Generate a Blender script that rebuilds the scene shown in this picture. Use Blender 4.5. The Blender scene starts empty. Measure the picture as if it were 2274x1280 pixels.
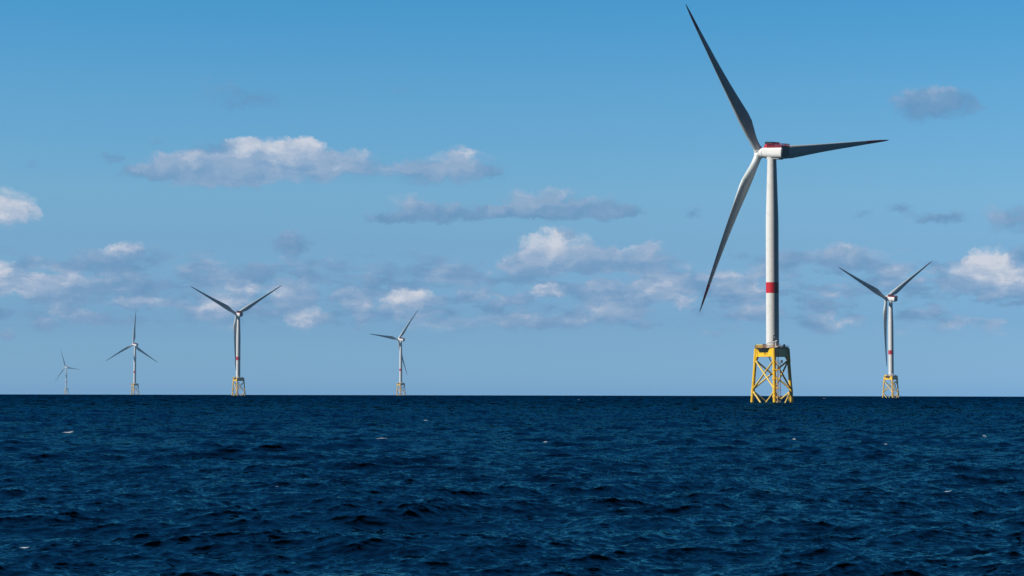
import bpy, math, random
import numpy as np
from mathutils import Vector, Matrix

R = math.radians
scene = bpy.context.scene
col = scene.collection
rng = random.Random(7)
EARTH = 7.3e6                # effective earth radius (with refraction): the sea really curves away
CAM_H = 4.28
SUN_AZ, SUN_EL = R(-104), R(37)   # azimuth from +Y, clockwise positive

# ------------------------------------------------------------------ node helpers
class NT:
    def __init__(s, tree):
        s.t = tree; s.n = tree.nodes; s.l = tree.links
    def new(s, typ, **kw):
        n = s.n.new(typ)
        for k, v in kw.items(): setattr(n, k, v)
        return n
    def put(s, sock, v):
        if isinstance(v, bpy.types.NodeSocket): s.l.new(v, sock)
        elif v is not None: sock.default_value = v
    def math(s, op, a, b=None, c=None, clamp=False):
        n = s.new('ShaderNodeMath', operation=op, use_clamp=clamp)
        for i, v in enumerate((a, b, c)):
            if v is not None: s.put(n.inputs[i], v)
        return n.outputs[0]
    def vec(s, op, a, b=None, c=None):
        n = s.new('ShaderNodeVectorMath', operation=op)
        s.put(n.inputs[0], a)
        if op == 'SCALE': s.put(n.inputs['Scale'], b)
        elif b is not None: s.put(n.inputs[1], b)
        if c is not None: s.put(n.inputs[2], c)
        return n.outputs['Value'] if op in ('LENGTH', 'DOT_PRODUCT', 'DISTANCE') else n.outputs['Vector']
    def noise(s, vec, scale, detail=4, rough=.5, lac=2.0, color=False, dim='3D'):
        n = s.new('ShaderNodeTexNoise', noise_dimensions=dim)
        s.put(n.inputs['Vector'], vec)
        n.inputs['Scale'].default_value = scale; n.inputs['Detail'].default_value = detail
        n.inputs['Roughness'].default_value = rough; n.inputs['Lacunarity'].default_value = lac
        return n.outputs['Color'] if color else n.outputs['Fac']
    def mix(s, f, a, b, blend='MIX'):
        n = s.new('ShaderNodeMix', data_type='RGBA', blend_type=blend)
        s.put(n.inputs[0], f)
        for i, v in ((6, a), (7, b)):
            if isinstance(v, tuple) and len(v) == 3: v = (*v, 1)
            s.put(n.inputs[i], v)
        return n.outputs[2]
    def ramp(s, f, stops, interp='LINEAR'):
        n = s.new('ShaderNodeValToRGB'); cr = n.color_ramp; cr.interpolation = interp
        while len(cr.elements) < len(stops): cr.elements.new(.5)
        for e, (p, c) in zip(cr.elements, stops):
            e.position = p; e.color = (*c, 1) if isinstance(c, tuple) else (c, c, c, 1)
        s.put(n.inputs[0], f)
        return n.outputs[0]
    def smooth(s, v, a, b, c=0., d=1.):
        n = s.new('ShaderNodeMapRange', interpolation_type='SMOOTHSTEP')
        s.put(n.inputs[0], v)
        for i, x in zip((1, 2, 3, 4), (a, b, c, d)): s.put(n.inputs[i], x)
        return n.outputs[0]
    def lin(s, v, a, b, c=0., d=1.):
        n = s.new('ShaderNodeMapRange')
        s.put(n.inputs[0], v)
        for i, x in zip((1, 2, 3, 4), (a, b, c, d)): s.put(n.inputs[i], x)
        return n.outputs[0]

# ------------------------------------------------------------------ materials
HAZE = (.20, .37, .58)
def material(name, color, rough=.45, metal=0., dirt=(.12, .10, .08), dirt_amt=.15, streak=.0, spec=.5, hazed=True):
    m = bpy.data.materials.new(name); m.use_nodes = True
    m.node_tree.nodes.clear(); t = NT(m.node_tree)
    out = t.new('ShaderNodeOutputMaterial'); b = t.new('ShaderNodeBsdfPrincipled')
    tc = t.new('ShaderNodeTexCoord').outputs['Object']
    n1 = t.noise(tc, .35, 6, .6)
    c = t.mix(t.smooth(n1, .45, .75, 0, dirt_amt), color, dirt)
    if streak:
        mp = t.new('ShaderNodeMapping'); t.put(mp.inputs[0], tc); mp.inputs['Scale'].default_value = (1.6, 1.6, .06)
        n2 = t.noise(mp.outputs[0], 1.5, 5, .6)
        c = t.mix(t.smooth(n2, .55, .75, 0, streak), c, (.16, .09, .04))
    t.put(b.inputs['Base Color'], c)
    b.inputs['Metallic'].default_value = metal
    b.inputs['Specular IOR Level'].default_value = spec
    t.put(b.inputs['Roughness'], t.lin(t.noise(tc, 1.3, 3), .2, .8, rough - .08, rough + .1))
    sh = b.outputs[0]
    if hazed:   # haze painted on the surfaces as emission, stronger farther from the origin
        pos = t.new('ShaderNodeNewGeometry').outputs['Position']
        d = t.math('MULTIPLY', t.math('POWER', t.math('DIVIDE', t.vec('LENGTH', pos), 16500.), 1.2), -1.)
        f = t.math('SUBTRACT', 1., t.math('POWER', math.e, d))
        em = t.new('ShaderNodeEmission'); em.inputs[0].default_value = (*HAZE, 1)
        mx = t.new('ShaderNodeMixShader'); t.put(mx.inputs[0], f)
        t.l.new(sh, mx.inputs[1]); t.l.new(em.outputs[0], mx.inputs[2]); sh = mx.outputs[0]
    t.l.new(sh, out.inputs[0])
    m.cycles.emission_sampling = 'NONE'
    return m

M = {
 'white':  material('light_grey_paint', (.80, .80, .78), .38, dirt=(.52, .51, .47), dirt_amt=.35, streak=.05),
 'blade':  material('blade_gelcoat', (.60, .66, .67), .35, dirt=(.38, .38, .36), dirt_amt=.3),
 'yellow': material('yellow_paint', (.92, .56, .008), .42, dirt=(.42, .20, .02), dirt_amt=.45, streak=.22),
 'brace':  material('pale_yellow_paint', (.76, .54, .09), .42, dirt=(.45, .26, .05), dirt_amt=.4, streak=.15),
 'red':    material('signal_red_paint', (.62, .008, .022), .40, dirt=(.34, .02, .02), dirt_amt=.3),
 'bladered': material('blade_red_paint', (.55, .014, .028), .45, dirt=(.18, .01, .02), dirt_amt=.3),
 'fairingred': material('fairing_red_lit', (.55, .03, .045), .45, dirt=(.3, .02, .03), dirt_amt=.3),  # same red as the deck, brightened in colour as its sunlit front part
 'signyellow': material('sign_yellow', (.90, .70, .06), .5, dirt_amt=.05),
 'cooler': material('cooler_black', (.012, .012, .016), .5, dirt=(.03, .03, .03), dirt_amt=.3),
 'deckred': material('deck_red_shaded', (.25, .004, .020), .5, dirt=(.22, .01, .03), dirt_amt=.4),  # red darkened in colour for the shaded inside seen through the fence
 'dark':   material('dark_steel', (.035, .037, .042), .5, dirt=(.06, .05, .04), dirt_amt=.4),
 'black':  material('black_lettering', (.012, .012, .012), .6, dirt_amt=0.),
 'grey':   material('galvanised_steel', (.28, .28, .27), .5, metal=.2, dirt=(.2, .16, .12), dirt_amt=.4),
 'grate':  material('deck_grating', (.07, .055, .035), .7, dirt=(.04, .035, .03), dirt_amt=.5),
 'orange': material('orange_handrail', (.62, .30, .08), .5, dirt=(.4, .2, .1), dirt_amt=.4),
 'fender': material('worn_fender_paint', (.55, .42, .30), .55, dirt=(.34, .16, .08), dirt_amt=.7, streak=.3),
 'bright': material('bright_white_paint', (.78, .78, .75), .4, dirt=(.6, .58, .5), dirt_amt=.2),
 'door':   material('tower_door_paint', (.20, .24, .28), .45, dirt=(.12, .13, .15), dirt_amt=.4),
 'blue':   material('shaded_blue_grey', (.16, .19, .24), .5, dirt_amt=.2),  # cabinet and seam paint; on the rear hatch, shade put into the colour
}

# ------------------------------------------------------------------ mesh builder
class MB:
    def __init__(s): s.v = []; s.f = []
    def add(s, vs, fs):
        o = len(s.v); s.v += [tuple(p) for p in vs]; s.f += [tuple(i + o for i in f) for f in fs]
        return s
    def loft(s, rings, cap=True):
        n = len(rings[0]); vs = [p for r in rings for p in r]; fs = []
        for k in range(len(rings) - 1):
            for i in range(n):
                j = (i + 1) % n
                fs.append((k*n+i, k*n+j, (k+1)*n+j, (k+1)*n+i))
        if cap:
            fs.append(tuple(range(n - 1, -1, -1))); b = (len(rings) - 1)*n
            fs.append(tuple(b + i for i in range(n)))
        return s.add(vs, fs)
    def tube(s, pts, rad, seg=16, cap=True):
        pts = [Vector(p) for p in pts]
        if not isinstance(rad, (list, tuple)): rad = [rad]*len(pts)
        rings = []; up = None
        for i, p in enumerate(pts):
            d = (pts[min(i+1, len(pts)-1)] - pts[max(i-1, 0)]).normalized()
            if up is None:
                up = Vector((0, 0, 1)) if abs(d.z) < .9 else Vector((1, 0, 0))
            x = (up - d*up.dot(d)).normalized(); y = d.cross(x); up = x
            rings.append([p + rad[i]*(math.cos(a)*x + math.sin(a)*y) for a in [2*math.pi*k/seg for k in range(seg)]])
        return s.loft(rings, cap)
    def box(s, c, size, mat=None):
        c = Vector(c); sx, sy, sz = [q/2 for q in size]
        vs = [Vector((x, y, z)) for z in (-sz, sz) for x, y in ((-sx, -sy), (sx, -sy), (sx, sy), (-sx, sy))]
        if mat is not None: vs = [mat @ v for v in vs]
        return s.add([c + v for v in vs], [(3, 2, 1, 0), (4, 5, 6, 7), (0, 1, 5, 4), (1, 2, 6, 5), (2, 3, 7, 6), (3, 0, 4, 7)])
    def prism(s, poly, vec):
        vec = Vector(vec); a = [Vector(p) for p in poly]
        return s.loft([a, [p + vec for p in a]])
    def build(s, name, mat, parent=None, angle=35, bevel=0):
        me = bpy.data.meshes.new(name); me.from_pydata(s.v, [], s.f); me.validate()
        import bmesh
        bm = bmesh.new(); bm.from_mesh(me); bmesh.ops.recalc_face_normals(bm, faces=bm.faces)
        if bevel: bmesh.ops.bevel(bm, geom=[e for e in bm.edges if len(e.link_faces) == 2 and e.calc_face_angle(0) > R(50)], offset=bevel, segments=2, affect='EDGES')
        bm.to_mesh(me); bm.free()
        me.shade_smooth(); me.set_sharp_from_angle(angle=R(angle))
        me.materials.append(mat)
        o = bpy.data.objects.new(name, me); col.objects.link(o)
        if parent: o.parent = parent
        return o

def circle(c, r, n=32, ax='z'):
    return [(c[0] + r*math.cos(2*math.pi*k/n), c[1] + r*math.sin(2*math.pi*k/n), c[2]) for k in range(n)]

def interp(tab, x):
    return float(np.interp(x, [a for a, _ in tab], [b for _, b in tab]))

# ------------------------------------------------------------------ wind turbine
HUB_H, OVER, TILT, RR = 118.9, 9.06, R(6), 83.5
DECK = 26.3
A0, A1 = 10.9, 8.66          # radius of the three-legged jacket at the water and at the deck
LEGA = [R(147.5), R(-92.5), R(27.5)]     # left, front and right leg
def legp(k, z):
    a = A0 + (A1 - A0)*z/25.5
    return Vector((a*math.cos(LEGA[k]), a*math.sin(LEGA[k]), z))
def facen(k):
    n = legp(k, 0) + legp((k + 1) % 3, 0); n.z = 0
    return n.normalized()
def edge(k, t, out=0., z=26.0):
    p = legp(k, 25.7).lerp(legp((k + 1) % 3, 25.7), t) + facen(k)*(.62 + out); p.z = z
    return p

CHORD = [(1.5, 3.85), (5, 3.8), (8, 4.2), (12, 5.4), (16, 6.3), (20, 6.4), (25, 5.8), (30, 5.15), (40, 4.1), (50, 3.25), (60, 2.5), (70, 1.75), (76, 1.3), (80, .95), (82.5, .6), (83.5, .12)]
THICK = [(1.5, 1.), (5, .99), (9, .82), (13, .66), (18, .54), (25, .44), (35, .34), (45, .27), (60, .21), (83.5, .17)]
TWIST = [(1.5, 11), (20, 10), (35, 7), (50, 4), (70, 1), (83.5, 0)]
AXISP = [(1.5, .5), (5, .5), (10, .42), (16, .33), (30, .31), (60, .33), (83.5, .45)]
def blade_ring(r, n=28):
    c, th, tw, ax = interp(CHORD, r), interp(THICK, r), R(interp(TWIST, r)), interp(AXISP, r)
    w = min(1, max(0, (r - 4)/44)); w = w*w*(3 - 2*w)
    pts = []
    for k in range(n):
        a = 2*math.pi*k/n
        cx = .5*(1 - math.cos(a))                      # 0 at the leading edge, 1 at the trailing edge
        side = 1 if math.sin(a) >= 0 else -1
        yt = 5*th*(.2969*math.sqrt(max(cx, 0)) - .126*cx - .3516*cx**2 + .2843*cx**3 - .1015*cx**4)
        camb = .035*4*cx*(1 - cx)
        ya = camb + side*yt*(1.1 if side > 0 else .85)
        ycirc = .5*math.sin(a)*th
        y = (1 - w)*ycirc + w*ya
        x = (cx - ax)*c; y = -y*c                      # suction side faces downwind (-Y)
        xr = x*math.cos(tw) + y*math.sin(tw)*1.0       # blade twists towards the root
        yr = -x*math.sin(tw) + y*math.cos(tw)
        yr += -1.05*(r/RR)**2.2 + 1.2*math.sin(math.pi*min(r/RR, 1))*.6
        pts.append((xr, yr, r))
    return pts

def build_turbine():
    root = bpy.data.objects.new('wind_turbine', None); col.objects.link(root); root.empty_display_size = 5
    # ---- jacket
    for k in range(3):
        b = MB(); b.tube([legp(k, -12), legp(k, 4.4), legp(k, 4.41), legp(k, 7.4), legp(k, 7.41), legp(k, 19.2), legp(k, 19.21), legp(k, 25.75)],
                         [.80, .80, .90, .90, .79, .79, .92, .92], 24)
        leg = b.build('jacket_leg', M['yellow'], root)
        g = MB(); g.tube([legp(k, -2.5), legp(k, .35)], .815, 24)
        g.build('splash_zone_band', MATWET, leg)      # wet, weed-covered foot of the leg
    for k in range(3):
        j = (k + 1) % 3
        for (za, zb) in ((20.3, 6.5), (5.6, -10)):
            for (p, q) in ((k, j), (j, k)):
                a, c = legp(p, za), legp(q, zb); d = (c - a).normalized()
                a2, c2 = a + d*.5, c - d*.5
                b = MB(); b.tube([a2, a2.lerp(c2, .08), a2.lerp(c2, .081), a2.lerp(c2, .92), a2.lerp(c2, .921), c2], [.48, .48, .41, .41, .48, .48], 14)
                b.build('cross_brace', M['brace'], root)
    # ---- girder frame between the leg tops, with rounded haunches
    z0, z1 = 21.9, 25.72
    for k in range(3):
        j = (k + 1) % 3
        t0, t1 = .03, .97
        def P(t, z): return legp(k, z).lerp(legp(j, z), t)
        h = .075; poly = [P(t0, z1), P(t0, z0 - 1.5)]
        for i in range(7):
            a = math.pi/2*i/6
            poly.append(P(t0 + .045 + h*(1 - math.cos(a)), z0 - 1.5 + 1.5*math.sin(a)))
        for i in range(7):
            a = math.pi/2*(1 - i/6)
            poly.append(P(t1 - .045 - h*(1 - math.cos(a)), z0 - 1.5 + 1.5*math.sin(a)))
        poly += [P(t1, z0 - 1.5), P(t1, z1)]
        n = facen(k)
        b = MB(); b.prism([p - n*.4 for p in poly], n*.8)
        g = b.build('girder_plate', M['yellow'], root, bevel=0)
        f = MB()   # bottom flange and stiffener ribs
        a, c = P(.14, z0 - .06), P(.86, z0 - .06); u = (c - a)
        ang = math.atan2(u.y, u.x); rot = Matrix.Rotation(ang, 3, 'Z')
        f.box((a + c)/2, (u.length, 1.0, .1), rot)
        f.build('girder_flange', M['brace'], g)
    # ---- deck
    dk = MB(); poly = []
    for k in range(3): poly += [edge(k, -.02), edge(k, 1.02)]
    dk.prism([(p.x, p.y, 25.76) for p in poly], (0, 0, .22))
    # work balcony on the sunny side
    n = facen(0)
    q = [edge(0, .10, -.3), edge(0, .20, 2.4), edge(0, .66, 2.4), edge(0, .80, -.3)]
    dk.prism([(p.x, p.y, 25.745) for p in q], (0, 0, .245))
    deck = dk.build('deck', M['grate'], root)
    # balcony hangers and pipes under the balcony
    hb = MB()
    for t, dd, l in ((.46, 2.3, 1.9), (.52, 2.0, 2.3), (.60, 2.3, 1.8), (.64, 2.0, 2.0)):
        p = edge(0, t, dd - .3); hb.tube([(p.x, p.y, 25.9), (p.x, p.y, 25.9 - l)], .09, 8)
    p = edge(0, .53, 1.2); hb.box((p.x, p.y, 24.95), (.7, .7, 1.7))
    hb.build('hanging_locker', M['dark'], root)
    # ---- railings, one per side of the deck
    def railing(pts, mat, name='railing', h=1.15, step=.95):
        b = MB(); pts = [Vector((p[0], p[1], 25.97)) for p in pts]
        for a, c_ in zip(pts[:-1], pts[1:]):
            for hh in (h, h*.55): b.tube([a + Vector((0, 0, hh)), c_ + Vector((0, 0, hh))], .045, 6)
            b.tube([a + Vector((0, 0, .1)), c_ + Vector((0, 0, .1))], .07, 4)
            m = max(1, int((c_ - a).length/step))
            for i in range(m + 1):
                p = a.lerp(c_, i/m); b.tube([p, p + Vector((0, 0, h))], .05, 6)
        return b.build(name, mat, root)
    railing([edge(2, 1.0, -.1), edge(0, 0, -.1), edge(0, .11, -.1), edge(0, .205, 2.3), edge(0, .655, 2.3), edge(0, .79, -.1), edge(0, 1, -.1)], M['orange'])
    railing([edge(0, 1.01, -.1), edge(1, 0, -.1), edge(1, 1, -.1)], M['orange']); railing([edge(1, 1.01, -.1), edge(2, 0, -.1), edge(2, .98, -.1)], M['orange'])
    # ---- deck equipment (bolted down)
    p = edge(0, .36, -1.6); cab = MB(); cab.box((p.x, p.y, 26.95), (1.5, 1.4, 1.9)); cab.build('control_cabinet', M['blue'], root, bevel=.05)
    p = edge(1, .80, -1.0); cab = MB(); cab.box((p.x, p.y, 26.9), (.85, .85, 1.85)); cab.build('control_cabinet', M['dark'], root, bevel=.05)
    p = edge(1, .95, -.9); cab = MB(); cab.box((p.x, p.y, 26.3), (.8, .7, .6)); cab.build('control_cabinet', M['dark'], root, bevel=.05)
    rf = MB(); cc = edge(1, .19, .35, 26.35); dx = (edge(1, 1) - edge(1, 0)).normalized(); dx = (dx + Vector((.5, 0, 0))).normalized()
    rf.tube([cc - dx*1.25, cc - dx*1.2, cc - dx*1.0, cc + dx*1.0, cc + dx*1.2, cc + dx*1.25], [.08, .28, .42, .42, .28, .08], 14)
    rf.build('life_raft_canister', M['bright'], root)
    fr = MB(); a_, b_ = edge(0, .34, .8), edge(0, .96, -.7)
    for i in range(13):
        p = a_.lerp(b_, i/12 + rng.uniform(-.02, .02)); h = rng.uniform(.8, 1.9)
        fr.tube([p, p + Vector((0, 0, h))], .07, 6); fr.tube([p + Vector((0, 0, h)), p + Vector((.7, -.3, h))], .06, 6)
    fr.tube([a_ + Vector((0, 0, .6)), b_ + Vector((0, 0, .6))], .06, 6)
    fr.build('pipe_rack', M['orange'], root)
    fr = MB(); a_, b_ = edge(1, .26, -.7), edge(1, .76, -.7)
    for i in range(14):
        p = a_.lerp(b_, i/13 + rng.uniform(-.02, .02)); h = rng.uniform(.9, 2.5) if i < 6 else rng.uniform(.6, 1.5)
        fr.tube([p, p + Vector((0, 0, h))], .07, 6); fr.box(p + Vector((0, 0, rng.uniform(.3, .7))), (.35, .35, .4))
    fr.tube([a_ + Vector((0, 0, .4)), b_ + Vector((0, 0, .4))], .08, 6)
    fr.build('pipe_rack', M['grey'], root)
    # davit crane
    cr = MB(); cx, cy = .9, -5.4
    cr.tube([(cx, cy, 25.95), (cx, cy, 28.6)], [.42, .36], 16)
    crane = cr.build('davit_crane', M['bright'], root)
    bm_ = MB(); bm_.tube([(cx + .45, cy - .1, 29.3), (cx - .2, cy, 28.95), (cx - 4.3, cy - .9, 28.1)], [.26, .26, .12], 10)
    bm_.build('crane_boom', M['bright'], crane)
    ho = MB(); ho.tube([(cx - 4.2, cy - .88, 28.1), (cx - 4.2, cy - .88, 26.9)], .05, 6); ho.box((cx - 4.2, cy - .88, 26.8), (.25, .2, .3))
    ho.build('crane_hook', M['dark'], crane)
    # ---- name sign on the railing
    sa = R(-40); W_, H_ = 4.0, 1.75; u = Vector((math.cos(sa), math.sin(sa), 0)); n = Vector((u.y, -u.x, 0)); 
    ctr = edge(0, 0, .0) + Vector((.30, -.75, 0)) + n*.55 + u*(W_/2) + Vector((0, 0, H_/2 - .12))
    rot = Matrix.Rotation(sa, 3, 'Z'); sg = MB()
    sg.box(ctr, (W_, .08, H_), rot)
    for q_ in (-.4, 0, .4):
        p = ctr + u*(W_*q_) - n*.3; sg.box(p, (.12, .7, .12), rot)
    sign = sg.build('name_sign', M['signyellow'], root)
    cu = bpy.data.curves.new('sign_text', 'FONT'); cu.body = 'SB24'; cu.size = 1.75; cu.align_x = 'CENTER'; cu.align_y = 'CENTER'; cu.extrude = .012; cu.offset = .02; cu.space_character = 1.06
    to = bpy.data.objects.new('tmp', cu); col.objects.link(to)
    dg = bpy.context.evaluated_depsgraph_get(); me = bpy.data.meshes.new_from_object(to.evaluated_get(dg)); bpy.data.objects.remove(to)
    me.name = 'lettering'; me.materials.clear(); me.materials.append(M['black'])
    lo = bpy.data.objects.new('lettering', me); col.objects.link(lo); lo.parent = sign
    lo.matrix_local = Matrix.Translation(ctr + n*.06) @ Matrix.Rotation(sa, 4, 'Z') @ Matrix.Rotation(R(90), 4, 'X') @ Matrix.Scale(.92, 4, (1, 0, 0))
    # ---- boat landing at the front leg
    la = Vector((.75, -12.0, 0)); lb = Vector((2.15, -11.3, 0))
    for p in (la, lb):
        b = MB(); b.tube([(p.x, p.y + (.5 if False else 0), -4), (p.x, p.y, 17.6), (p.x - .05, p.y + .25, 18.3), (p.x - .1, p.y + .7, 18.7)], .2, 12); b.build('fender_tube', M['fender'], root)
    for z in (2.8, 7.2, 11.5, 15.6):
        l = legp(1, z); b = MB()
        b.tube([(l.x + .3, l.y, z), (la.x, la.y, z)], .2, 10); b.tube([(l.x + .5, l.y + .4, z), (lb.x, lb.y, z)], .2, 10)
        b.tube([(l.x + .4, l.y + .2, z - 1.4), (la.x, la.y, z - .05)], .12, 8)
        b.build('landing_strut', M['yellow'], root)
        c_ = MB(); c_.tube([legp(1, z - .45), legp(1, z + .45)], .96, 24); c_.build('leg_clamp', M['yellow'], root)
    ld = MB(); m0 = la.lerp(lb, .36) + Vector((-.25, .25, 0)); m1 = la.lerp(lb, .64) + Vector((-.25, .25, 0))
    for p in (m0, m1): ld.tube([(p.x, p.y, -2), (p.x, p.y, 18.6)], .06, 6)
    for i in range(50):
        z = -1.5 + i*.4; ld.tube([(m0.x, m0.y, z), (m1.x, m1.y, z)], .035, 5)
    ld.build('ladder', M['orange'], root)
    ld = MB(); up0, up1 = edge(1, .15, .25, 0), edge(1, .19, .25, 0)
    for p in (up0, up1): ld.tube([(p.x, p.y, 18.8), (p.x, p.y, 27.0)], .06, 6)
    for i in range(20):
        z = 19 + i*.4; ld.tube([(up0.x, up0.y, z), (up1.x, up1.y, z)], .035, 5)
    ld.build('ladder', M['grey'], root)
    rp = MB(); rp.prism([(.2, -10.3, 18.72), (.9, -11.7, 18.72), (3.5, -10.4, 18.72), (2.8, -9.0, 18.72)], (0, 0, .15))
    rest = rp.build('rest_platform', M['yellow'], root)
    b = MB()
    cs = [Vector(p) for p in ((.2, -10.3, 18.87), (.9, -11.7, 18.87), (3.5, -10.4, 18.87), (2.8, -9.0, 18.87))]
    for i in range(3):
        for h in (.6, 1.2): b.tube([cs[i] + Vector((0, 0, h)), cs[i+1] + Vector((0, 0, h))], .05, 6)
        for t in (0, .5, 1): q_ = cs[i].lerp(cs[i+1], t); b.tube([q_, q_ + Vector((0, 0, 1.2))], .05, 6)
    b.build('platform_railing', M['fender'], rest)
    b = MB(); b.box((3.1, -10.0, 19.45), (.6, .6, 1.1)); b.build('winch_box', M['dark'], rest)
    # ---- cable tubes
    for i, (ox, oy) in enumerate(((-1.25, -.9), (-.35, -1.25))):
        l0 = legp(2, -6); b = MB()
        b.tube([legp(2, -6) + Vector((ox, oy, 0)), legp(2, 3.2) + Vector((ox, oy, 0)), legp(2, 4.6) + Vector((ox*.9, oy*.9, 0)), legp(2, 5.6) + Vector((ox*.3, oy*.3, 0))], .19, 10)
        b.build('cable_tube', M['brace'], root)
    b = MB(); b.tube([(-1.9, -.5, 25.7), (-1.9, -.7, 22.4), (-1.7, -1.6, 20.9), (-1.1, -3.6, 19.4), (-.6, -6.2, 18.2), (-.45, -7.6, 16), (-.5, -8.6, 6), (-.5, -9.6, -4)], .24, 12)
    b.build('cable_tube', M['dark'], root)
    # central support under the tower, hidden between the girders
    b = MB(); b.loft([circle((0, 0, 22.2), 2.6, 40), circle((0, 0, 25.76), 3.0, 40)]); b.build('tower_socket', M['yellow'], root)
    for k in range(3):
        p = legp(k, 24.2); p.z = 0; b = MB(); ang = math.atan2(p.y, p.x)
        b.box((p.x*.62, p.y*.62, 24.2), (5.2, .7, 2.8), Matrix.Rotation(ang, 3, 'Z')); b.build('radial_girder', M['yellow'], root)
    # ---- tower
    zb0, zb1, ztop = 52.0, 57.1, HUB_H - 2.6
    TR = [(25.9, 3.07), (84, 3.0), (88, 2.96), (ztop, 2.12)]
    tw = MB()
    def tr(z): return interp(TR, z)
    zs = [25.98, 30, 40, 50, 62, 70, 80, 84, 86, 88, 94, 102, 110, ztop]
    tw.loft([circle((0, 0, z), tr(z), 64) for z in zs])
    tower = tw.build('tower', M['white'], root)
    b = MB(); b.loft([circle((0, 0, zb0), tr(zb0) + .02, 64), circle((0, 0, zb1), tr(zb1) + .02, 64)]); b.build('red_band', M['red'], tower)
    for z in (41, 62.5, 86, 103):
        b = MB(); rr = tr(z) + .012; b.loft([circle((0, 0, z - .06), rr, 64), circle((0, 0, z + .06), rr, 64)]); b.build('section_joint', M['white'], tower)
    b = MB(); b.loft([circle((0, 0, 25.98), 3.35, 48), circle((0, 0, 26.25), 3.35, 48), circle((0, 0, 26.26), 3.1, 48)]); b.build('base_flange', M['white'], tower)
    # door with canopy and lamp cluster, facing the boat side
    da = R(-82); dn = Vector((math.cos(da), math.sin(da), 0)); drot = Matrix.Rotation(da + math.pi/2, 3, 'Z')
    b = MB(); b.box(dn*3.0 + Vector((0, 0, 30.9)), (1.15, .35, 2.5), drot); door = b.build('tower_door', M['door'], tower, bevel=.12)
    b = MB(); b.box(dn*3.25 + Vector((0, 0, 29.5)), (1.9, .9, .2), drot); b.build('door_step', M['grey'], door)
    b = MB(); b.box(dn*3.18 + Vector((.1, 0, 31.0)), (.5, .2, .7), drot); b.build('door_plate', M['bright'], door)
    b = MB(); b.tube([dn*3.1 + Vector((-.6, 0, 32.2)), dn*3.5 + Vector((0, 0, 32.6)), dn*3.1 + Vector((.7, 0, 32.2))], .12, 8); b.build('door_lamp', M['grey'], door)
    # ---- nacelle (local +Y is upwind; the rotor axis runs along Y, tilt applied with the object)
    def sect(y, w, top, bot, e=2.6, n=48, sh=1.):
        pts = []
        for k in range(n):
            a = 2*math.pi*k/n; c_, s_ = math.cos(a), math.sin(a)
            x = w*math.copysign(abs(c_)**(2/e), c_); e2_ = e if s_ < 0 else 4.5; x = w*math.copysign(abs(c_)**(2/e2_), c_); z = math.copysign(abs(s_)**(2/e2_), s_)
            pts.append((x, y, z*(top if z > 0 else bot)))
        return pts
    b = MB()
    b.loft([sect(4.7, 2.45, 2.35, 2.45, 2.05), sect(4.45, 2.62, 2.5, 2.6, 2.1), sect(2, 2.68, 2.6, 2.62, 2.25), sect(-3, 2.76, 2.75, 2.65, 2.5),
            sect(-9.2, 2.8, 2.95, 2.7, 2.7), sect(-9.45, 2.76, 2.9, 2.62, 2.7), sect(-9.6, 2.6, 2.75, 2.45, 2.7)])
    nac = b.build('nacelle', M['white'], root, angle=30)
    b = MB(); b.loft([sect(-9.6, 2.45, 2.55, 2.3, 2.6), sect(-9.85, 2.3, 2.4, 2.1, 2.5), sect(-9.9, 1.9, 2.0, 1.7, 2.4)]); b.build('rear_hatch', M['blue'], nac, angle=30)
    b = MB(); b.loft([circle((0, 0, -3.35), 2.2, 40), circle((0, 0, -2.2), 2.3, 40)]); b.build('yaw_bearing', M['white'], nac)
    b = MB(); b.loft([sect(-1.9, 1.2, .1, .1, 4), sect(-1.9, 1.2, .1, .1, 4)] if False else [[(x, y, z) for (x, y) in ((-1.5, -7.0), (1.5, -7.0), (1.5, -2.4), (-1.5, -2.4))] for z in (-3.1, -2.3)])
    b.build('service_pod', M['grey'], nac, bevel=.2)
    b = MB(); b.loft([circle((0, 0, 0), 0, 4)]*2) if False else None
    # red helihoist deck with its fence
    zf = 2.62
    def ztop_(y): return 2.5 + (4.45 - y)/13.9*.42
    b = MB(); b.add([(-2.3, 3.4, ztop_(3.4) + .0), (2.3, 3.4, ztop_(3.4)), (2.5, -9.5, ztop_(-9.9)), (-2.5, -9.5, ztop_(-9.9)),
                     (-2.3, 3.4, ztop_(3.4) + .14), (2.3, 3.4, ztop_(3.4) + .14), (2.5, -9.5, ztop_(-9.9) + .14), (-2.5, -9.5, ztop_(-9.9) + .14)],
                    [(3, 2, 1, 0), (4, 5, 6, 7), (0, 1, 5, 4), (1, 2, 6, 5), (2, 3, 7, 6), (3, 0, 4, 7)])
    hd = b.build('helihoist_deck', M['deckred'], nac)
    def fence(p, q, h0, h1, solid, step=.62):
        b = MB(); p = Vector(p); q = Vector(q); L = (q - p).length; m = int(L/step); u = (q - p)/L
        ang = math.atan2(u.y, u.x); rot = Matrix.Rotation(ang, 3, 'Z')
        for i in range(m + 1):
            c_ = p.lerp(q, i/m); h = h0 + (h1 - h0)*i/m
            b.box(c_ + Vector((0, 0, h/2)), (.13, .13, h), rot)
        for f_ in (1, .68, .36):
            b.tube([p + Vector((0, 0, h0*f_)), q + Vector((0, 0, h1*f_))], .07, 6)
        if solid:
            vs = [p + Vector((0, 0, -.45)), q + Vector((0, 0, -.45)), q + Vector((0, 0, h1*solid)), p + Vector((0, 0, h0*solid))]
            nn = Vector((-u.y, u.x, 0))*.03
            b.prism(vs, nn)
        return b.build('deck_fence', M['deckred'], nac)
    for sx in (-1, 1):
        fence((sx*2.4, 1.1, ztop_(-.2) - .1), (sx*2.5, -9.55, ztop_(-9.85) - .1), 1.6, 1.6, .42)
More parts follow.
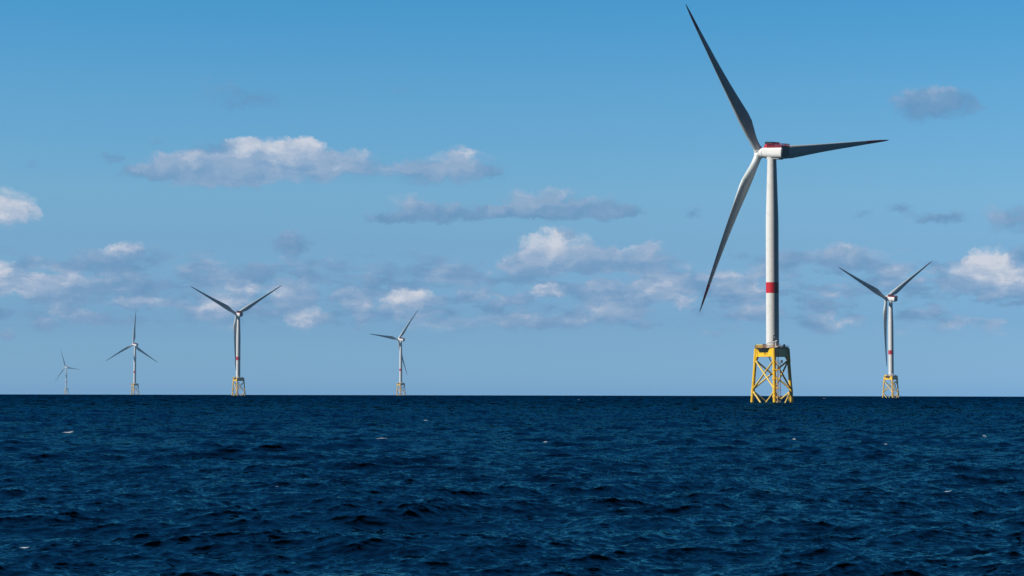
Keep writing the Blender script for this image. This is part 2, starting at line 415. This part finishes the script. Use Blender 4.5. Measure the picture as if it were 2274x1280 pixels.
    fence((-2.5, -9.57, ztop_(-9.85) - .1), (2.5, -9.57, ztop_(-9.85) - .1), 1.6, 1.6, .3)
    # sloping red wind fairing in front of the fence, cooler on top
    b = MB()
    for sx in (-1, 1):
        b.prism([(sx*2.2, 4.1, ztop_(3.9) - .35), (sx*2.36, 1.2, ztop_(0) - .3), (sx*2.36, 1.2, ztop_(0) + 1.5), (sx*2.26, 2.6, ztop_(2) + 1.4)], (-sx*.12, 0, 0))
    b.prism([(-2.1, 4.05, ztop_(3.9) - .3), (2.1, 4.05, ztop_(3.9) - .3), (2.1, 2.6, ztop_(2) + 1.4), (-2.1, 2.6, ztop_(2) + 1.4)], (0, -.12, 0))
    b.build('red_fairing', M['fairingred'], nac)
    b = MB()
    b.box((0, .2, ztop_(1) + 1.95), (4.7, 5.3, 1.15))
    ck = b.build('roof_cooler', M['cooler'], nac, bevel=.04)
    b = MB()
    for sx in (-1, 1):
        for y in (2.4, -2.0): b.tube([(sx*2.2, y, 2.5), (sx*2.2, y, ztop_(1) + 1.5)], .1, 6)
        b.tube([(sx*2.2, 2.4, ztop_(1) + 1.4), (sx*2.2, -2.0, ztop_(1) + 1.4)], .1, 6)
    b.tube([(-2.2, 2.4, ztop_(1) + 1.4), (2.2, 2.4, ztop_(1) + 1.4)], .1, 6)
    b.build('cooler_frame', M['deckred'], nac)
    b = MB(); b.tube([(-1.2, 4.2, 2.4), (-1.6, 4.6, 4.2)], .05, 6); b.build('wind_sensor_mast', M['dark'], nac)
    b = MB(); b.tube([(1.2, 4.2, 2.4), (1.4, 4.4, 4.0)], .05, 6); b.build('wind_sensor_mast', M['dark'], nac)
    # ---- hub: generator ring, spinner and three root collars
    def ring_y(y, r, n=48): return [(r*math.cos(2*math.pi*k/n), y, r*math.sin(2*math.pi*k/n)) for k in range(n)]
    gen = MB(); gen.loft([ring_y(4.72, 2.3), ring_y(4.73, 2.52), ring_y(4.9, 2.58), ring_y(6.2, 2.5), ring_y(6.5, 2.42), ring_y(6.6, 2.2)])
    gen.build('generator_ring', M['white'], nac)
    hb = MB()
    prof = [(-2.45, 2.05), (-2.3, 2.2), (-1.2, 2.3), (0, 2.32), (1.0, 2.2), (1.9, 1.8), (2.5, 1.2), (2.8, .6), (2.9, .1)]
    hb.loft([ring_y(y, r) for y, r in prof])
    hub = hb.build('rotor_hub', M['white'], root)
    b = MB(); b.loft([ring_y(y, r) for y, r in ((-2.52, 2.0), (-2.52, 2.2), (-2.34, 2.25), (-2.34, 2.0))]); b.build('hub_seam', M['dark'], hub)
    b = MB(); b.loft([ring_y(y, r) for y, r in ((4.5, 2.3), (4.5, 2.66), (4.70, 2.66), (4.70, 2.3))]); b.build('nacelle_seam', M['blue'], nac)
    for k in range(3):
        rot = Matrix.Rotation(2*math.pi*k/3, 3, 'Y'); b = MB()
        rings = [[rot @ Vector((r*math.cos(a), r*math.sin(a), z)) for a in [2*math.pi*i/40 for i in range(40)]] for z, r in ((1.0, 2.12), (2.25, 2.12), (2.4, 2.05), (2.41, 1.85), (2.5, 1.85))]
        b.loft(rings); b.build('blade_collar', M['white'], hub)
    for a in (.35, 2.45, 4.55):
        b = MB(); b.tube([(2.2*math.sin(a), -1.2, 2.2*math.cos(a)), (2.42*math.sin(a), -1.2, 2.42*math.cos(a))], .16, 8)
        b.build('hub_vent', M['dark'], hub)
    # ---- blades
    rs1 = [2.42, 3.5, 5, 6.5, 8, 10, 12, 14, 16, 18, 20, 23, 26, 30, 34, 38, 43, 48, 53, 58, 63, 67, .83*RR]
    rs2 = [.83*RR, 72, 75, 78, .952*RR]; rs3 = [.952*RR, 80.6, 81.8, 82.7, 83.3, 83.5]
    b = MB(); b.loft([blade_ring(r) for r in rs1])
    bl = b.build('blade', M['blade'], root, angle=50)
    b = MB(); b.loft([blade_ring(r) for r in rs2], cap=False); b.build('red_tip_band', M['bladered'], bl, angle=50)
    b = MB(); b.loft([blade_ring(r) for r in rs3]); b.build('blade_tip', M['blade'], bl, angle=50)
    for _ in range(2):
        o = bl.copy(); col.objects.link(o); o.parent = root
        for ch in bl.children: c_ = ch.copy(); col.objects.link(c_); c_.parent = o
    return root

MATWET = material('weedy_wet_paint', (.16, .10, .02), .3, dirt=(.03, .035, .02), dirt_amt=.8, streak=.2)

def base(name): return name.split('.')[0]
def pose(root, yaw, ph):
    """turn the nacelle and the rotor into the wind and set the rotor's angle"""
    top = Matrix.Translation((0, 0, HUB_H)) @ Matrix.Rotation(-yaw, 4, 'Z')
    k = 0
    for o in root.children:
        nme = base(o.name)
        if nme == 'nacelle': o.matrix_local = top @ Matrix.Rotation(TILT, 4, 'X')
        elif nme == 'rotor_hub': o.matrix_local = top @ Matrix.Rotation(TILT, 4, 'X') @ Matrix.Translation((0, OVER, 0)) @ Matrix.Rotation(ph, 4, 'Y')
        elif nme == 'blade':
            o.matrix_local = top @ Matrix.Rotation(TILT, 4, 'X') @ Matrix.Translation((0, OVER, 0)) @ Matrix.Rotation(ph + k*2*math.pi/3, 4, 'Y'); k += 1

def copy_turbine(src):
    r = src.copy(); col.objects.link(r)
    for ch in src.children:
        c = ch.copy(); col.objects.link(c); c.parent = r
        for g in ch.children:
            if base(g.name) == 'lettering': continue      # only the nearest sign can be read
            d = g.copy(); col.objects.link(d); d.parent = c
    return r

TURB = [
 (123.6, 1018.3, -33.91, -37.98, 'largest and nearest white turbine, red tower band, bright yellow jacket with an SB24 sign'),
 (454.9, 2577.5, -29.66, 55.10, 'white turbine on yellow legs at far right, beyond the largest one, blades in a Y'),
 (-399.0, 3134.4, -29.98, 57.80, 'largest of the four turbines on the left, two blades raised in a wide V'),
 (-236.8, 4584.6, -43.63, 37.23, 'small turbine near the middle, one blade level to the left, one raised to the right'),
 (-899.0, 5125.9, -40.36, .83, 'small hazy turbine second from the left, one blade straight up and two drooping'),
 (-1938.9, 9358.8, -50.98, -23.06, 'tiny pale turbine on a pinkish jacket, farthest away and leftmost on the horizon'),
]
src = build_turbine()
for i, (x, y, yaw, ph, lab) in enumerate(TURB):
    o = src if i == 0 else copy_turbine(src)
    o.location = (x, y, -(x*x + y*y)/(2*EARTH))
    pose(o, R(yaw), R(ph))
    o['label'] = lab; o['category'] = 'wind turbine'; o['group'] = 'offshore wind turbines standing in the sea'

# ------------------------------------------------------------------ sea
def wave_patch(L, N, lo, hi, seed, wind, V=5.4, spread=5):
    """directional wind-sea spectrum, wavelengths lo..hi metres -> height, choppy shift x, y and slopes"""
    g = np.random.default_rng(seed)
    k1 = 2*np.pi*np.fft.fftfreq(N, L/N); kx, ky = np.meshgrid(k1, k1)
    k = np.hypot(kx, ky); k[0, 0] = 1e-6
    Lp = V*V/9.81
    cosd = (kx*wind[0] + ky*wind[1])/k
    P = np.exp(-1/(k*Lp)**2)/k**4*(.06 + np.abs(cosd)**spread)*np.where(cosd < 0, .12, 1.)
    w = lambda a, b, x: np.clip((x - a)/(b - a), 0, 1)
    lam = 2*np.pi/k
    P = P*((lam >= lo) & (lam < hi))
    h = (g.standard_normal((N, N)) + 1j*g.standard_normal((N, N)))*np.sqrt(P)*(2*np.pi/L)
    h[0, 0] = 0
    f = lambda a: np.real(np.fft.ifft2(a))*N*N
    H = f(h); DX = f(-1j*kx/k*h)*-1; DY = f(-1j*ky/k*h)*-1
    return H, -DX*-1, -DY*-1

def sample(fields, L, X, Y, ang):
    N = fields[0].shape[0]; c, s = math.cos(ang), math.sin(ang)
    u = ((c*X + s*Y)/L*N); v = ((-s*X + c*Y)/L*N)
    i0 = np.floor(u).astype(np.int64); j0 = np.floor(v).astype(np.int64); fu = u - i0; fv = v - j0
    i0 %= N; j0 %= N; i1 = (i0 + 1) % N; j1 = (j0 + 1) % N
    r = [F[j0, i0]*(1-fu)*(1-fv) + F[j0, i1]*fu*(1-fv) + F[j1, i0]*(1-fu)*fv + F[j1, i1]*fu*fv for F in fields]
    return r[0], c*r[1] - s*r[2], s*r[1] + c*r[2]

def sstep(a, b, x):
    t = np.clip((x - a)/(b - a), 0, 1); return t*t*(3 - 2*t)

# breaking crests: x, y (metres), half length, height
CAPS = [(-46.0,223.4,0.57,0.25), (-69.2,349.7,0.37,0.19), (-27.1,181.1,0.35,0.15), (-12.0,191.1,0.96,0.16), (-10.3,93.8,0.22,0.10), (-11.5,91.2,0.27,0.05), (-12.7,89.2,0.26,0.07), (-13.7,60.6,0.13,0.07), (-12.1,306.0,0.32,0.25), (43.2,1381.2,1.16,0.75), (285.3,1964.5,1.66,1.08), (-235.0,1109.7,0.71,0.62), (2.8,174.6,0.18,0.07), (43.2,236.5,0.25,0.13), (47.0,212.9,0.23,0.09), (20.2,100.3,0.17,0.06), (30.4,177.0,0.30,0.07), (25.1,191.2,0.16,0.08), (-8.1,72.6,0.05,0.03), (3.6,99.5,0.17,0.04), (-181.7,1680.5,1.06,0.69), (-40.5,1237.6,0.78,0.51), (-114.1,560.1,0.60,0.23), (350.8,1501.8,0.97,0.63)]
def build_sea():
    fine = np.linspace(R(-15.2), R(15.2), 1050)
    out1 = np.linspace(R(15.2), R(345 - .2), 150)[1:-1]
    th = np.concatenate([fine, out1]); nc = len(th)
    near = np.linspace(1.5, 40, 60)[:-1]
    rows = [40.]; 
    while rows[-1] < 17000: rows.append(rows[-1] + rows[-1]*(.0013 if rows[-1] < 160 else .0020 if rows[-1] < 500 else .004))
    r = np.concatenate([near, rows]); nr = len(r)
    Rr, Th = np.meshgrid(r, th, indexing='ij')
    X = Rr*np.sin(Th); Y = Rr*np.cos(Th)
    waz = R(158)
    Z = np.zeros_like(X); SX = np.zeros_like(X); SY = np.zeros_like(X)
    sets = [(410., 1024, 4.2, 120., 11, 0., 1.0, (5200, 9000)), (67., 1024, .62, 4.2, 12, R(17), 1.62, (420, 1500)), (13.7, 512, .12, .62, 13, R(-23), 2.3, (90, 260))]
    amp = None
    for (L, N, lo, hi, seed, ang, gain, fade) in sets:
        wd = (math.sin(waz), math.cos(waz)); c, s = math.cos(ang), math.sin(ang)
        wl = (c*wd[0] + s*wd[1], -s*wd[0] + c*wd[1])
        F = wave_patch(L, N, lo, hi, seed, wl)
        if amp is None: amp = SEA_HS/(4*F[0].std())
        w = (1 - sstep(fade[0], fade[1], Rr))*amp*gain
        w = w*sstep(0, 12, Rr)
        h, dx, dy = sample(F, L, X, Y, ang)
        print('patch', L, 'std', (F[0]*amp*gain).std(), 'slope', (np.diff(F[0], axis=1)*amp*gain/(L/N)).std())
        Z += h*w; SX += dx*w*CHOP; SY += dy*w*CHOP
    # gust streaks: calmer and rougher patches come from the long waves themselves
    foam = np.zeros_like(X)
    for (cx, cy, hw, hh) in CAPS:
        hh *= .45; hw *= 1.25
        dd = math.hypot(cx, cy); sel = np.hypot(X - cx, Y - cy) < hw*3 + 6
        if not sel.any(): continue
        # snap to the highest water close by
        near_ = np.hypot(X - cx, (Y - cy)*.35) < max(1.2, hw)
        ux, uy = cx/dd, cy/dd
        lx = (X[sel] - cx)*uy - (Y[sel] - cy)*ux; ly = (X[sel] - cx)*ux + (Y[sel] - cy)*uy
        dep = max(.5, dd*.0040)
        g_ = np.exp(-(lx/hw)**4 - ((ly - lx*.15)/dep)**2)
        Z[sel] += g_*hh
        foam[sel] = np.maximum(foam[sel], 1.1*np.exp(-(lx/hw/1.15)**2)*np.exp(-((ly + dep*.3 - lx*.22)/(dep*.42))**2))
    for k in range(3):       # a little wash around the legs of the nearest turbine
        l = legp(k, 0); lx, ly = TURB[0][0] + l.x, TURB[0][1] + l.y
        dl = np.hypot((X - lx)*.8, (Y - ly)*.25)
        foam = np.maximum(foam, .86*np.exp(-(dl/1.5)**2))
    X2 = X + SX; Y2 = Y + SY; Z = Z - (X2**2 + Y2**2)/(2*EARTH)
    co = np.stack([X2, Y2, Z], -1).reshape(-1, 3).astype(np.float32)
    ii, jj = np.meshgrid(np.arange(nr - 1), np.arange(nc), indexing='ij'); j2 = (jj + 1) % nc
    quads = np.stack([ii*nc + jj, ii*nc + j2, (ii + 1)*nc + j2, (ii + 1)*nc + jj], -1).reshape(-1, 4)[:, ::-1].astype(np.int32)
    me = bpy.data.meshes.new('sea')
    me.vertices.add(len(co)); me.vertices.foreach_set('co', co.ravel())
    nq = len(quads); me.loops.add(nq*4); me.polygons.add(nq)
    me.loops.foreach_set('vertex_index', quads.ravel())
    me.polygons.foreach_set('loop_start', np.arange(0, nq*4, 4, dtype=np.int32))
    me.polygons.foreach_set('use_smooth', np.ones(nq, dtype=bool))
    at = me.attributes.new('foam', 'FLOAT', 'POINT'); at.data.foreach_set('value', foam.ravel().astype(np.float32))
    me.update(calc_edges=True)
    o = bpy.data.objects.new('sea', me); col.objects.link(o); o['kind'] = 'structure'
    return o

def sea_material():
    m = bpy.data.materials.new('sea_water'); m.use_nodes = True; m.node_tree.nodes.clear(); t = NT(m.node_tree)
    out = t.new('ShaderNodeOutputMaterial')
    geo = t.new('ShaderNodeNewGeometry'); pos = geo.outputs['Position']; N = geo.outputs['Normal']
    d = t.vec('LENGTH', pos)
    # ripples finer than the mesh, stretched along the crests; the farther out, the more of the wave slope they carry
    mp = t.new('ShaderNodeMapping'); t.put(mp.inputs[0], pos); mp.inputs['Rotation'].default_value = (0, 0, R(22)); mp.inputs['Scale'].default_value = (.38, 1., 1.)
    pv = mp.outputs[0]
    nA = t.vec('SUBTRACT', t.noise(pv, 4.5, 4, .62, color=True), (.5, .5, .5))
    nB = t.vec('SUBTRACT', t.noise(pv, .55, 5, .62, color=True), (.5, .5, .5))
    nC = t.vec('SUBTRACT', t.noise(pv, 14., 2, .5, color=True), (.5, .5, .5))
    off = t.vec('ADD', t.vec('SCALE', nA, t.lin(d, 40, 300, .26, .8)), t.vec('SCALE', nB, t.smooth(d, 150, 1000, .15, 1.5)))
    off = t.vec('ADD', off, t.vec('SCALE', nC, .22))
    off = t.vec('MULTIPLY', off, (1., 1.5, 0.))
    gst = t.new('ShaderNodeMapping'); t.put(gst.inputs[0], pos); gst.inputs['Scale'].default_value = (.5, 1., 1.); gst.inputs['Rotation'].default_value = (0, 0, R(10))
    off = t.vec('SCALE', off, t.lin(t.noise(gst.outputs[0], .03, 4, .6), .36, .64, .72, 1.28))
    nn = t.vec('NORMALIZE', t.vec('ADD', N, off))
    fo = t.new('ShaderNodeAttribute', attribute_name='foam').outputs['Fac']
    fm = t.new('ShaderNodeMapping'); t.put(fm.inputs[0], pos); fm.inputs['Scale'].default_value = (1., .5, 1.4)
    fn = t.noise(fm.outputs[0], 4.2, 7, .78)
    f = t.smooth(t.math('MULTIPLY', fo, t.math('MULTIPLY', fn, 2.0)), .50, .92)
    big = t.noise(pos, .012, 4, .55)
    water = t.mix(t.smooth(big, .4, .65), SEA_DARK, SEA_LIGHT)
    df = t.new('ShaderNodeBsdfDiffuse'); t.put(df.inputs[0], water)
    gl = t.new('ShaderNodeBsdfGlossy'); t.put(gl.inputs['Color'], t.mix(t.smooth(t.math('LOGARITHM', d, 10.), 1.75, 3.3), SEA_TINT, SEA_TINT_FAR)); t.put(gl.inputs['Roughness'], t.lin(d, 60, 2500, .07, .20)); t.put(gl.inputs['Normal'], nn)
    fr = t.new('ShaderNodeFresnel'); fr.inputs[0].default_value = 1.333; t.put(fr.inputs[1], nn)
    mx = t.new('ShaderNodeMixShader'); # a facet that leans away from the eye is hidden behind the next wave
    vis = t.smooth(t.vec('DOT_PRODUCT', nn, geo.outputs['Incoming']), .0, .10)
    t.put(mx.inputs[0], t.math('MULTIPLY', t.math('POWER', fr.outputs[0], t.smooth(t.math('LOGARITHM', d, 10.), 1.8, 3., 4.3, 3.)), vis)); t.l.new(df.outputs[0], mx.inputs[1]); t.l.new(gl.outputs[0], mx.inputs[2])
    fd = t.new('ShaderNodeBsdfDiffuse'); fd.inputs[0].default_value = (.46, .51, .55, 1)
    m2 = t.new('ShaderNodeMixShader'); t.put(m2.inputs[0], f); t.l.new(mx.outputs[0], m2.inputs[1]); t.l.new(fd.outputs[0], m2.inputs[2])
    t.l.new(m2.outputs[0], out.inputs[0])
    return m

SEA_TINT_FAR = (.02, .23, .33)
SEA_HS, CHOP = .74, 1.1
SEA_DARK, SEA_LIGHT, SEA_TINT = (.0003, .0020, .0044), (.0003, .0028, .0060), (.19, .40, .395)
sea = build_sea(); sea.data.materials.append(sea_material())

# ------------------------------------------------------------------ sky with clouds
# azimuth, elevation, half width, half height (degrees), whiteness, density
CLOUDS = [
 (-8.25,5.91,1.80,0.57,0.50,1.00), (-6.45,6.09,2.25,0.73,0.60,1.00), (-7.17,6.45,0.68,0.36,0.80,1.00), (-5.61,6.40,0.90,0.45,0.75,1.00), (-4.41,5.98,1.35,0.57,0.45,0.90),
 (-9.69,5.81,1.20,0.23,0.10,0.60), (-8.01,6.51,0.90,0.29,0.05,0.50), (-7.41,5.61,1.35,0.29,0.50,0.80), (-1.41,6.04,1.20,0.57,0.50,0.90), (-2.61,5.86,1.05,0.41,0.30,0.70),
 (-0.62,5.87,0.53,0.32,0.15,0.50), (-2.79,4.96,0.75,0.45,0.45,0.80), (-3.45,4.72,0.83,0.19,0.10,0.60), (-1.77,4.84,1.20,0.32,0.15,0.70), (-0.68,4.78,0.90,0.23,0.10,0.50),
 (0.88,5.09,1.35,0.52,0.40,0.90), (2.44,4.95,1.20,0.39,0.30,0.80), (3.16,4.85,0.60,0.24,0.10,0.50), (-13.24,4.76,0.90,0.62,0.85,1.00), (-12.10,5.00,0.45,0.24,0.05,0.40),
 (-10.23,3.74,0.60,0.32,0.75,0.90), (-10.65,3.44,1.58,0.39,0.20,0.80), (-5.85,3.99,0.72,0.42,0.10,0.85), (-13.42,3.02,0.68,0.52,0.80,0.90), (-12.34,2.72,1.43,0.45,0.70,0.90),
 (1.24,3.83,1.13,0.71,0.85,1.00), (0.52,3.53,1.13,0.41,0.50,0.80), (2.32,3.59,0.90,0.49,0.40,0.80), (3.52,3.59,1.13,0.49,0.45,0.80), (1.48,4.31,0.45,0.24,0.10,0.50),
 (-7.11,2.73,0.60,0.29,0.85,0.90), (-6.81,3.15,0.57,0.32,0.15,0.70), (-5.85,2.67,0.83,0.49,0.65,0.90), (-2.73,2.53,0.78,0.32,0.95,1.00), (-1.65,3.10,0.98,0.42,0.45,0.70),
 (-3.21,2.98,1.35,0.24,0.10,0.50), (4.00,2.81,0.93,0.52,0.75,0.90), (4.54,2.43,0.39,0.26,0.75,0.80), (1.00,2.75,0.63,0.24,0.85,0.80), (2.32,2.75,0.57,0.36,0.50,0.60),
 (-5.43,1.95,0.60,0.44,0.75,0.80), (-4.05,2.26,0.45,0.49,0.65,0.70), (-9.69,2.33,1.32,0.21,0.75,0.80), (-11.08,1.94,0.48,0.26,0.55,0.70), (-12.34,1.82,0.45,0.24,0.40,0.50),
 (-13.24,1.52,0.30,0.24,0.40,0.50), (12.53,3.07,1.08,0.68,0.90,1.00), (13.37,2.89,0.75,0.49,0.70,1.00), (11.69,2.83,0.60,0.36,0.45,0.70), (13.49,3.55,0.60,0.32,0.05,0.60),
 (11.33,4.65,1.28,0.24,0.05,0.65), (10.25,4.87,0.57,0.21,0.05,0.50), (9.29,4.77,0.45,0.16,0.05,0.40), (13.13,4.57,0.90,0.49,0.30,0.80), (11.09,7.57,1.68,0.52,0.15,0.85),
 (11.21,7.75,0.90,0.36,0.35,0.50), (8.68,3.57,1.17,0.44,0.45,0.80), (7.36,3.54,0.54,0.36,0.10,0.50), (4.84,4.83,0.39,0.24,0.05,0.60), (-7.29,7.89,1.65,0.68,0.05,0.32),
 (-9.27,6.63,0.60,0.32,0.05,0.30), (-10.65,6.21,0.42,0.24,0.05,0.35), (1.36,1.91,1.65,0.26,0.45,0.50), (-0.08,1.90,1.28,0.26,0.40,0.50), (5.26,1.61,0.39,0.18,0.40,0.50),
 (3.16,2.21,0.98,0.29,0.40,0.50), (-9.69,2.78,1.05,0.41,0.10,0.35), (-4.29,2.62,0.60,0.29,0.50,0.50), (-3.09,3.28,1.35,0.23,0.05,0.25), (-2.85,8.02,0.60,0.16,0.05,0.20),
 (-12.82,5.90,0.38,0.19,0.05,0.30), (5.98,3.62,0.38,0.16,0.05,0.35),
 (12.65,3.31,.85,.6,.95,.8), (-1.00,4.78,2.9,.22,.16,.45), (1.5,4.85,2.6,.24,.2,.45), (-3.1,4.62,1.1,.15,.06,.6), (0.2,4.72,1.3,.22,.18,.6),
 (-8.2,6.0,2.9,.45,.3,.35), (1.8,3.45,2.4,.3,.3,.3), (-6.3,2.9,3.0,.3,.2,.16), (2.2,2.6,3.5,.35,.3,.2), (-11.5,2.8,2.6,.35,.35,.25), (11.5,2.9,2.2,.3,.3,.2), (8.6,2.3,2.6,.2,.15,.15)
]
def build_world():
    w = bpy.data.worlds.new('World'); scene.world = w; w.use_nodes = True
    w.node_tree.nodes.clear(); t = NT(w.node_tree)
    out = t.new('ShaderNodeOutputWorld'); bg = t.new('ShaderNodeBackground')
    sky = t.new('ShaderNodeTexSky', sky_type='NISHITA'); sky.sun_disc = False
    sky.sun_elevation = SUN_EL; sky.sun_rotation = SUN_AZ
    sky.air_density = 1.; sky.dust_density = .6; sky.ozone_density = 2.
    dr = t.new('ShaderNodeTexCoord').outputs['Generated']
    sep = t.new('ShaderNodeSeparateXYZ'); t.put(sep.inputs[0], dr)
    el = t.math('MULTIPLY', t.math('ARCSINE', sep.outputs[2]), 180/math.pi)
    az = t.math('MULTIPLY', t.math('ARCTAN2', sep.outputs[0], sep.outputs[1]), 180/math.pi)
    cmb = t.new('ShaderNodeCombineXYZ'); t.put(cmb.inputs[0], az); t.put(cmb.inputs[1], el); P = cmb.outputs[0]
    # grade of the clear sky by elevation
    fe = t.math('POWER', t.math('DIVIDE', t.math('MAXIMUM', el, 0.), 90.), .5)
    grade = t.ramp(fe, GRADE)
    clear = t.vec('MULTIPLY', sky.outputs[0], t.vec('MULTIPLY', grade, (1.96, 1.955, 1.94)))
    clear = t.vec('SCALE', clear, t.smooth(sep.outputs[1], .05, .95, .23, 1.))  # added dimming of the unseen sky aside and behind, keeps shaded sides dark
    # domain warp and cloud masses
    w1 = t.vec('MULTIPLY', t.vec('SUBTRACT', t.noise(P, .9, 5, .6, color=True), (.5, .5, .5)), (1.1, .5, 0))
    w2 = t.vec('MULTIPLY', t.vec('SUBTRACT', t.noise(P, 3.2, 4, .6, color=True), (.5, .5, .5)), (.42, .28, 0))
    w3 = t.vec('MULTIPLY', t.vec('SUBTRACT', t.noise(P, 11., 3, .6, color=True), (.5, .5, .5)), (.17, .13, 0))
    Q = t.vec('ADD', P, t.vec('ADD', w1, t.vec('ADD', w2, w3)))
    D = W = None
    for (a, e, hw, hh, wh, de) in CLOUDS:
        s = (1/hw, 1/hh, 0); o = (-a/hw, -e/hh, 0)
        q = t.vec('MULTIPLY_ADD', Q, s, o)
        v = t.math('MULTIPLY_ADD', t.vec('LENGTH', q), -de, de, clamp=True)
        lit = t.math('ADD', t.vec('DOT_PRODUCT', q, (-.16, .26, 0)), wh)
        D = v if D is None else t.math('ADD', D, v)
        W = t.math('MULTIPLY', v, lit) if W is None else t.math('MULTIPLY_ADD', v, lit, W)
    st = t.vec('MULTIPLY', Q, (.55, 1., 1.))
    fb = t.noise(st, 1.9, 8, .60)
    fb2 = t.noise(t.vec('ADD', st, (.12, -.14, 0)), 1.9, 5, .52)
    emb = t.math('SUBTRACT', fb, fb2)
    # a ragged low layer of far cumulus
    band = t.math('MULTIPLY', t.smooth(el, 1.3, 2.2), t.math('SUBTRACT', 1., t.smooth(el, 2.9, 4.2)))
    lay = t.noise(t.vec('MULTIPLY', P, (.42, 1.15, 1.)), 1.35, 8, .62)
    lowd = t.math('MULTIPLY', t.smooth(lay, .37, .62), t.math('MULTIPLY', band, .68))
    dens = t.math('ADD', D, lowd)
    lw = t.smooth(t.noise(t.vec('MULTIPLY', P, (.5, 1.3, 1.)), 1.1, 4, .5), .40, .68, .08, .62)
    white = t.math('DIVIDE', t.math('MULTIPLY_ADD', lowd, lw, W), t.math('MAXIMUM', dens, .02))
    al = t.smooth(t.math('MULTIPLY_ADD', t.math('SUBTRACT', fb, .5), 1.4, dens), .03, .62)
    al = t.math('MULTIPLY', al, t.smooth(dens, .015, .16))
    wn = t.math('MULTIPLY_ADD', emb, .8, t.math('MULTIPLY_ADD', t.math('SUBTRACT', fb, .5), .3, white))
    ccol = t.ramp(wn, CLOUDCOL)
    alpha = t.math('MULTIPLY', al, t.lin(wn, .0, .9, .66, .90))
    colr = t.mix(alpha, clear, ccol)
    t.put(bg.inputs[0], colr); bg.inputs[1].default_value = .1
    t.l.new(bg.outputs[0], out.inputs[0])
    w.cycles.sampling_method = 'MANUAL'; w.cycles.sample_map_resolution = 256

GRADE = [(0, (.25, .525, 1.12)), (.06, (.25, .50, 1.02)), (.149, (.198, .372, .705)), (.211, (.235, .392, .605)), (.243, (.258, .436, .598)), (.298, (.216, .455, .61)),
         (.338, (.152, .45, .62)), (.42, (.10, .33, .48)), (.52, (.06, .22, .36)), (1., (.04, .16, .28))]   # half scale
CLOUDCOL = [(0., (1.30, 2.65, 4.65)), (.3, (2.0, 3.35, 5.3)), (.6, (3.3, 4.35, 6.05)), (.95, (6.3, 6.55, 7.3))]
build_world()

# ------------------------------------------------------------------ sun
sd = bpy.data.lights.new('sun', 'SUN'); sd.energy = 5.; sd.angle = R(.53); sd.color = (1., .955, .89)
so = bpy.data.objects.new('sun', sd); col.objects.link(so)
tosun = Vector((math.sin(SUN_AZ)*math.cos(SUN_EL), math.cos(SUN_AZ)*math.cos(SUN_EL), math.sin(SUN_EL)))
so.rotation_euler = tosun.to_track_quat('Z', 'Y').to_euler(); so.location = tosun*400

# ------------------------------------------------------------------ camera
cd = bpy.data.cameras.new('camera'); cd.sensor_width = 36; cd.lens = 36*4770/2274
cd.clip_start = .5; cd.clip_end = 60000
cam = bpy.data.objects.new('camera', cd); col.objects.link(cam)
pitch = math.atan((873.4 - 640)/4770)
cam.matrix_world = Matrix.Translation((0, 0, CAM_H)) @ Matrix.Rotation(math.pi/2 + pitch, 4, 'X') @ Matrix.Rotation(R(.126), 4, 'Z')
scene.camera = cam
scene.view_settings.view_transform = 'Standard'; scene.view_settings.look = 'None'; scene.view_settings.exposure = 0
scene.render.engine = 'CYCLES'
scene.cycles.max_bounces = 5; scene.cycles.sample_clamp_indirect = 4.
scene.cycles.caustics_reflective = False; scene.cycles.caustics_refractive = False
